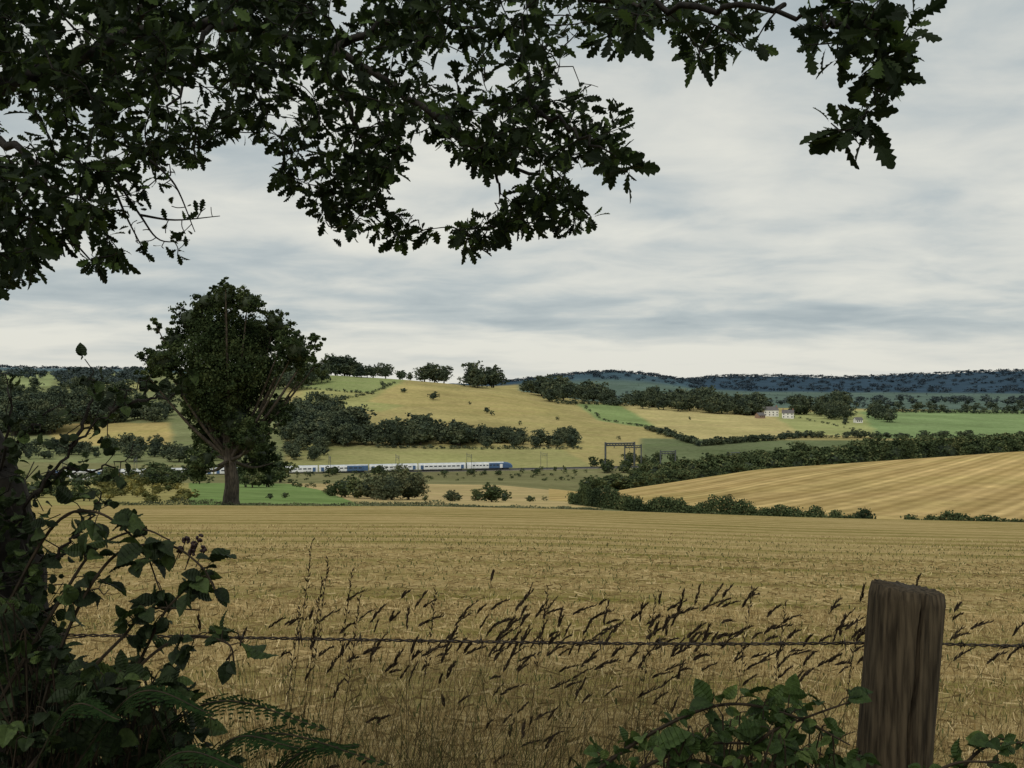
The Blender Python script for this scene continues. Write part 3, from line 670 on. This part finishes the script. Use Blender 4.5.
# ---------------------------------------------------------------- tall grass
mgd=leafmat('dry_grass',(0.030,0.023,0.014),(0.115,0.090,0.046),(0.26,0.205,0.11),trans=.2,spec=.1)
mgg=leafmat('green_grass',(0.018,0.027,0.010),(0.060,0.078,0.028),None,trans=.25,spec=.1)
msd=leafmat('grass_seed_head',(0.022,0.017,0.012),(0.065,0.050,0.036),None,trans=.1,spec=.1)
def strands(n,px,d,h,w,lean,acc_,seg=6,m=0):
    x=(px-512)/F*d; z=zxy(x,d)-.03; t_=np.linspace(0,1,seg+1)
    la=R.normal(size=(n,2))*lean[1]+np.array([lean[0],0]); 
    cx=x[:,None]+la[:,0:1]*t_**2.2*h[:,None]; cy=d[:,None]+la[:,1:2]*t_**2.2*h[:,None]*.6; cz=z[:,None]+h[:,None]*t_*(1-.12*t_*abs(la[:,0:1]))
    an=R.uniform(0,math.pi,n)[:,None]; wd=w[:,None]*(1-t_**1.5*.75)
    L_=np.stack([cx-np.cos(an)*wd,cy-np.sin(an)*wd,cz],-1); R2=np.stack([cx+np.cos(an)*wd,cy+np.sin(an)*wd,cz],-1)
    v=np.stack([L_,R2],2).reshape(n,-1,3); k=(seg+1)*2; i_=np.arange(seg)*2
    f_=np.stack([i_,i_+1,i_+3,i_+2],-1)[None]+(np.arange(n)*k)[:,None,None]
    acc_.add(v.reshape(-1,3),f_.reshape(-1,4),m)
    tip=np.stack([cx[:,-1],cy[:,-1],cz[:,-1]],-1); dr=norm(tip-np.stack([cx[:,-2],cy[:,-2],cz[:,-2]],-1)); return tip,dr
g=Acc()
def pxs(n):
    u=R.uniform(0,1,n); return np.interp(u,[0,.06,.45,.80,.93,1],[-100,210,420,640,860,1150])
# heights: the blades stand about 0.9 to 1.3 m on a verge 0.2 m below the viewpoint's ground
n=900; strands(n,pxs(n),R.uniform(1.9,2.9,n),R.uniform(.95,1.30,n),R.uniform(.0007,.0012,n),(.12,.20),g,7,0)
n=650; strands(n,pxs(n),R.uniform(1.9,2.8,n),np.clip(R.normal(1.04,.10,n),.7,1.27),R.uniform(.0010,.0022,n),(.12,.35),g,8,0)
n=1300; strands(n,pxs(n),R.uniform(1.85,2.6,n),np.clip(R.normal(1.00,.10,n),.7,1.22),R.uniform(.0012,.0026,n),(.08,.35),g,8,1)
n=300; strands(n,R.uniform(900,1100,n),R.uniform(1.8,2.6,n),R.uniform(.8,1.05,n),R.uniform(.0012,.0026,n),(.08,.35),g,7,1)
n=500; strands(n,R.uniform(-60,260,n),R.uniform(1.6,2.3,n),R.uniform(.8,1.1,n),R.uniform(.0014,.0028,n),(.05,.35),g,7,1)
hp=np.concatenate([R.uniform(230,700,105),R.normal(500,110,55),R.uniform(640,860,46),R.uniform(935,1030,10),R.uniform(300,800,60)])
n=len(hp); dh=R.uniform(1.85,2.7,n); topy=np.clip(R.normal(616,18,n),578,665); topy[-60:]=R.uniform(630,750,60)
xh=(hp-512)/F*dh; zt=CZ-(topy-384)/F*dh; hh=np.maximum(zt-zxy(xh,dh),.3)
tip,dr=strands(n,hp-30,dh,hh,np.full(n,.0011),(.12,.10),g,8,0)
SV=np.array([[0,0,0],[.16,.35,.05],[-.16,.35,.05],[0,.4,-.13],[0,1,0]]); SF=np.array([[0,1,4],[0,4,2],[0,3,4],[1,2,4]])
SP=[];SD=[];SS=[]
for q,u in zip(tip,dr):
    u=norm(u+np.array([.75,R.uniform(-.3,.3),-.25])*R.uniform(.0,1.1)); Lh=R.uniform(.030,.066); m=int(R.integers(14,22))
    side=norm(np.cross(u,[0,1,.1])); up=np.cross(u,side)
    for k in range(m):
        t_=k/m; c=q+u*Lh*t_+np.array([0,0,-.012*t_*t_]); an=R.uniform(0,6.28); sp=norm(u*1.8+(side*math.cos(an)+up*math.sin(an))*.5); SP.append(c); SD.append(sp); SS.append(.0155*(1-.45*t_)*R.uniform(.8,1.2))
for px,py,dq in [(312,542,2.0),(328,560,2.0),(322,580,2.05),(352,572,2.1),(360,598,2.0),(655,598,2.1),(752,590,2.1),(548,588,2.2),(436,592,2.1),(786,604,2.2),(300,610,2.0),(858,618,2.2)]:
    top=P(px,py,dq); bx_=top[0]-.10; b=np.array([bx_,dq,float(zxy(bx_,dq))]); c=catmull([b,b*.4+top*.6+[-.02,0,.05],top],10); g.add(*tube(c,np.linspace(.0014,.0005,len(c)),4))
    for k in range(26):
        t_=k/26; q=c[-1]+(c[-4]-c[-1])*t_*1.3; an=R.uniform(0,6.28); SP.append(q+norm(R.normal(size=3))*.007*t_); SD.append(norm(np.array([math.cos(an)*.5,math.sin(an)*.5,.8]))); SS.append(.012)
v,f_=inst(SV,SF,np.array(SP),frames(np.array(SD),R.normal(size=(len(SP),3))),np.array(SS)); g.add(v,f_,2)
g.build('tall_grass',[mgd,mgg,msd])
# ---------------------------------------------------------------- bramble / hawthorn / fern
prof=[(0,.02),(.06,.16),(.16,.27),(.19,.25),(.3,.34),(.33,.31),(.45,.36),(.48,.33),(.6,.31),(.63,.28),(.74,.23),(.77,.2),(.88,.11),(1,.0)]
tv=[];tf=[]
for q_,(t_,wd) in enumerate(prof):
    z=-.3*(t_-.3)**2+(.02 if q_%2 else -.02); tv+=[[-wd,t_,z+.35*wd],[-wd*.5,t_,z+.22*wd],[0,t_,z],[wd*.5,t_,z+.22*wd],[wd,t_,z+.35*wd]]
for k in range(len(prof)-1):
    b=k*5; tf+=[[b+q,b+q+1,b+q+6,b+q+5] for q in range(4)]
BRV=np.array(tv); BRF=np.array(tf)
mbl=leafmat('bramble_leaf_shaded',(0.012,0.022,0.009),(0.034,0.058,0.019),(0.075,0.118,0.034),trans=.22,rough=.6,vein=90,spec=.25)  # leaf colour darkened to imitate shade and silhouette
mbg=leafmat('bramble_leaf_lit',(0.028,0.054,0.016),(0.070,0.120,0.033),(0.13,0.19,0.055),trans=.25,rough=.6,vein=90,spec=.25)  # same leaf with a brighter colour, painted as if lit
mcane=noisemat('bramble_cane',(0.02,0.016,0.01),(0.05,0.036,0.022),scale=30,bump=0)
mberry=plain('unripe_berry',(.03,.014,.014),.4)
def bramble(name,canes,dens,size,mat,fill=None,berries=None):
    a=Acc(); LPp=[];LDd=[];LNn=[];LSs=[]
    def tri(q,dr,s):
        side=norm(np.cross(dr,[0,0,1.0])+1e-4); nh_=norm(np.array([0,-.5,.8])+R.normal(size=3)*.7)
        tipq=q+dr*s*.55; a.add(*tube(np.array([q,(q+tipq)/2+[0,0,.004],tipq]),.0009,4),1)
        for off,sz in ((0,1.1),(1,.85),(-1,.85)):
            dd_=norm(dr*(1 if off==0 else .35)+side*off*.9+R.normal(size=3)*.2+np.array([0,0,-.2])); LPp.append(tipq); LDd.append(dd_); LNn.append(nh_+R.normal(size=3)*.35); LSs.append(s*sz*R.uniform(.7,1.15))
    for pts in canes:
        c=catmull([P(*q) for q in pts],10); L_=np.linalg.norm(np.diff(c,axis=0),axis=1).sum(); a.add(*tube(c,np.linspace(.0036,.0012,len(c)),5),1)
        for k in range(int(L_*dens)):
            i_=int(R.uniform(.08,.999)*(len(c)-1)); tg=norm(c[i_+1]-c[i_]); u=norm(tg*.4+R.normal(size=3)*np.array([1,.6,.8])+[0,-.1,.15]); tri(c[i_],u,size*R.uniform(.6,1.2))
    if fill:
        poly,n,dr_,s=fill
        for px,py in sample_poly(poly,n):
            q=P(px,py,R.uniform(*dr_)); u=norm(R.normal(size=3)+[0,-.2,.1]); tri(q,u,s*R.uniform(.6,1.2)); a.add(*tube(np.array([q,q+[R.normal()*.04,.03,-.15]]),.0014,4),1)
    if berries:
        ico=[]; th=np.linspace(0,math.pi,5); 
        for t1 in th: 
            for p1 in np.arange(6)*math.pi/3: ico.append([math.sin(t1)*math.cos(p1),math.sin(t1)*math.sin(p1),math.cos(t1)])
        ico=np.array(ico); fi=np.array([[i_*6+j_,i_*6+(j_+1)%6,(i_+1)*6+(j_+1)%6,(i_+1)*6+j_] for i_ in range(4) for j_ in range(6)])
        for px,py,dq in berries:
            c=P(px,py,dq); 
            for _ in range(16): a.add(ico*.0026+c+norm(R.normal(size=3))*.0048,fi,2)
            a.add(*tube(np.array([c,c+[-.012,0,-.03]]),.0008,4),1)
    v,f_=inst(BRV,BRF,np.array(LPp),frames(np.array(LDd),np.array(LNn)),np.array(LSs)); a.add(v,f_,0)
    return a.build(name,[mat,mcane,mberry],smooth=False)
bramble('bramble_bush',[[(20,800,1.7),(60,650,1.7),(110,560,1.7),(165,545,1.68),(200,565,1.65),(215,590,1.62)],
 [(60,800,1.7),(120,690,1.7),(175,640,1.65),(225,642,1.6),(235,665,1.6)],[(-10,640,1.9),(50,530,1.85),(95,512,1.8),(140,545,1.75),(160,590,1.7)],
 [(0,700,1.7),(60,600,1.7),(95,550,1.7),(140,530,1.7),(170,540,1.7)],[(80,790,1.7),(150,640,1.7),(175,600,1.7),(212,570,1.7)],[(20,780,1.6),(90,700,1.6),(160,690,1.6),(215,720,1.6)],[(60,700,1.7),(120,640,1.7),(150,610,1.7),(200,610,1.7)]],
 24,.042,mbl,([(-40,600),(20,600),(50,640),(100,670),(150,665),(180,700),(200,745),(240,790),(-40,790)],480,(1.6,2.3),.042),
 [(186,540,1.68),(194,545,1.68),(200,538,1.68),(192,552,1.68),(203,549,1.68),(180,550,1.68)])
bramble('bramble_bush',[[(560,800,1.5),(640,740,1.5),(720,705,1.5),(790,715,1.5),(850,745,1.5)],[(700,800,1.5),(760,740,1.5),(800,720,1.5),(855,700,1.5)],[(600,790,1.5),(700,745,1.5),(810,750,1.5)],[(900,800,1.45),(950,765,1.45),(1000,762,1.45)],[(640,790,1.5),(690,760,1.5),(750,780,1.5)],[(940,800,1.5),(980,750,1.5),(1024,742,1.5)]],
 40,.034,mbg,([(620,775),(690,725),(740,705),(800,705),(860,740),(870,790),(620,800)],120,(1.45,1.85),.036))
a=Acc(); stem=catmull([P(-10,1250,2.1),P(0,900,2.1),P(14,700,2.1),P(14,600,2.1),P(2,520,2.1),P(-20,450,2.1),P(-60,380,2.1)],8); stem+=R.normal(size=stem.shape)*.004
a.add(*tube(stem,np.linspace(.085,.045,len(stem)),14),1)
HP=[];HD=[];HS=[]
tw=[[(0,560,2.1),(30,500,2.0),(70,450,1.95),(110,410,1.9),(150,375,1.9)],[(-10,500,2.1),(10,430,2.0),(5,370,2.0)],[(30,500,2.0),(60,470,2.0),(100,470,2.0),(135,455,2.0)],[(-20,470,2.1),(30,430,2.0),(60,400,2.0)],[(70,450,1.95),(90,400,1.95),(95,372,1.95)],[(0,600,2.1),(50,560,2.0),(90,520,2.0),(100,490,2.0)],[(110,410,1.9),(150,400,1.9),(190,395,1.9)],[(0,650,2.1),(60,600,2.0),(110,590,2.0)]]
for m_ in tw:
    c=catmull([P(*q) for q in m_],8); c+=R.normal(size=c.shape)*.004; a.add(*tube(c,np.linspace(.0045,.0010,len(c)),5),1)
    for i_ in range(3,len(c)-1):
        if R.random()<.30: continue
        u=norm(R.normal(size=3)); e2=c[i_]+u*R.uniform(.01,.05); a.add(*tube(np.array([c[i_],e2]),.0009,4),1)
        for _ in range(int(R.integers(1,5))): HP.append(e2+R.normal(size=3)*.006); HD.append(norm(u+R.normal(size=3)*.8)); HS.append(R.uniform(.012,.030))
for px,py in sample_poly([(-60,470),(0,480),(24,515),(40,560),(52,640),(50,720),(-60,720)],320):
    q=P(px,py,R.uniform(1.9,2.35)); a.add(*tube(np.array([q,q+R.normal(size=3)*.05]),.0012,4),1)
    for _ in range(4): HP.append(q+R.normal(size=3)*.012); HD.append(norm(R.normal(size=3))); HS.append(R.uniform(.018,.034))
v,f_=inst(BRV*np.array([1.15,1,1]),BRF,np.array(HP),frames(np.array(HD),R.normal(size=(len(HP),3))+[0,0,.6]),np.array(HS)); a.add(v,f_,0)
a.build('hawthorn_shrub',[mbl,mbr],smooth=False)
a=Acc()
def frond(base,tipp,arch,wid):
    c=catmull([base,(base+tipp)/2+[0,0,arch],tipp],14); n=len(c); a.add(*tube(c,np.linspace(.0028,.0006,n),4),1)
    for i_ in range(3,n-1):
        t_=i_/n; tg=norm(c[i_+1]-c[i_]); sd=norm(np.cross(tg,[0,-.35,1.0])); L_=wid*math.sin(math.pi*min(1,.25+.75*t_))**.8*(1.05-t_)
        for s_g in (-1,1):
            d_=norm(sd*s_g+tg*.45+[0,0,-.15]+R.normal(size=3)*.08); m=max(4,int(L_/.0065)); up=norm(np.cross(tg,sd)); fw=norm(np.cross(up,d_))
            for k in range(m):
                u_=k/m; q=c[i_]+d_*L_*u_+np.array([0,0,-.25*L_*u_*u_]); pl=.011*(1.05-u_)*(.6+L_/wid*.6)
                for s2 in (-1,1):
                    e_=norm(fw*s2+d_*.4+R.normal(size=3)*.1); v=np.array([q,q+d_*.0052,q+e_*pl+d_*.003,q+e_*pl]); a.add(v,np.array([[0,1,2,3]]),0)
for b,tp,ar,wd in [((120,830,1.7),(392,765,1.55),.10,.09),((90,800,1.7),(330,730,1.6),.10,.09),((60,790,1.6),(215,715,1.5),.09,.08),((160,840,1.6),(300,748,1.45),.08,.08),((20,800,1.6),(120,720,1.5),.08,.08),((220,860,1.7),(360,745,1.7),.07,.07),((100,850,1.5),(250,772,1.4),.08,.07)]:
    frond(P(*b),P(*tp),ar,wd)
mfern=leafmat('fern_frond',(0.012,0.024,0.010),(0.026,0.048,0.017),None,trans=.2,spec=.1)
a.build('bracken_fern',[mfern,mcane])
# ---------------------------------------------------------------- sky, sun, camera
wd=bpy.data.worlds.new('World'); sc.world=wd; wd.use_nodes=True; nt=wd.node_tree; nt.nodes.clear(); L=nt.links
out=nt.nodes.new('ShaderNodeOutputWorld'); SE,SR=48,200
sky=nt.nodes.new('ShaderNodeTexSky'); sky.sky_type='NISHITA'; sky.sun_disc=False; sky.sun_elevation=math.radians(SE); sky.sun_rotation=math.radians(SR)
b1=nt.nodes.new('ShaderNodeBackground'); b1.inputs[1].default_value=.1; L.new(sky.outputs[0],b1.inputs[0])
tc=nt.nodes.new('ShaderNodeTexCoord'); sx=nt.nodes.new('ShaderNodeSeparateXYZ'); L.new(tc.outputs['Generated'],sx.inputs[0])
zz=mth('MAXIMUM',sx.outputs[2],0.0); den=mth('ADD',zz,.13)
cx=nt.nodes.new('ShaderNodeCombineXYZ'); L.new(mth('DIVIDE',sx.outputs[0],den),cx.inputs[0]); L.new(mth('DIVIDE',sx.outputs[1],den),cx.inputs[1])
def wn(scale,off,detail,rough,dist=0,st=(1,1,1)):
    m=nt.nodes.new('ShaderNodeMapping'); m.inputs['Location'].default_value=off; m.inputs['Scale'].default_value=st; L.new(cx.outputs[0],m.inputs[0])
    n=nt.nodes.new('ShaderNodeTexNoise'); n.inputs['Scale'].default_value=scale; n.inputs['Detail'].default_value=detail; n.inputs['Roughness'].default_value=rough; n.inputs['Distortion'].default_value=dist; L.new(m.outputs[0],n.inputs['Vector']); return n.outputs[0]
nA=wn(.9,(3.1,7.7,0),4,.5,.2,(.8,1,1)); nB=wn(2.4,(1.3,2.2,4),7,.55,.3,(.9,1,1))
mixn=mth('ADD',mth('MULTIPLY',nA,.58),mth('MULTIPLY',nB,.42))
deck=ramp(nt,[(0.0,(.60,)*3),(0.035,(.58,)*3),(0.06,(.45,)*3),(0.085,(.46,)*3),(0.13,(.55,)*3),(0.19,(.56,)*3),(0.27,(.48,)*3),(0.42,(.47,)*3)],zz)
mixn=mth('ADD',mixn,mth('ADD',deck.outputs[0],-.48))
rc=ramp(nt,[(0.36,(.38,.44,.465)),(0.46,(.49,.54,.545)),(0.55,(.65,.665,.625)),(0.65,(.77,.765,.69))],mixn)
hz=ramp(nt,[(0.0,(1,1,1)),(0.025,(.8,.8,.8)),(0.055,(0,0,0))],zz)
hf=mth('MULTIPLY',hz.outputs[0],.6)
cl_=mixc(hf,rc.outputs[0],(.75,.74,.67))
b2=nt.nodes.new('ShaderNodeBackground'); b2.inputs[1].default_value=1.0; L.new(cl_,b2.inputs[0])
ms=nt.nodes.new('ShaderNodeMixShader'); ms.inputs[0].default_value=.95; L.new(b1.outputs[0],ms.inputs[1]); L.new(b2.outputs[0],ms.inputs[2]); L.new(ms.outputs[0],out.inputs[0])
sl=bpy.data.lights.new('sun','SUN'); sl.energy=1.4; sl.angle=math.radians(14); sl.color=(1,.94,.84); so=bpy.data.objects.new('sun',sl); sc.collection.objects.link(so)
ra=math.radians(SR); sd=Vector((math.sin(ra)*math.cos(math.radians(SE)),math.cos(ra)*math.cos(math.radians(SE)),math.sin(math.radians(SE))))
so.rotation_euler=sd.to_track_quat('Z','Y').to_euler()
cam=bpy.data.cameras.new('camera'); co=bpy.data.objects.new('camera',cam); sc.collection.objects.link(co); sc.camera=co
co.location=(0,0,CZ); co.rotation_euler=(math.radians(90),0,0); cam.lens=36; cam.sensor_width=36; cam.clip_start=.05; cam.clip_end=60000
sc.view_settings.view_transform='Standard'; sc.view_settings.look='None'; sc.view_settings.exposure=0
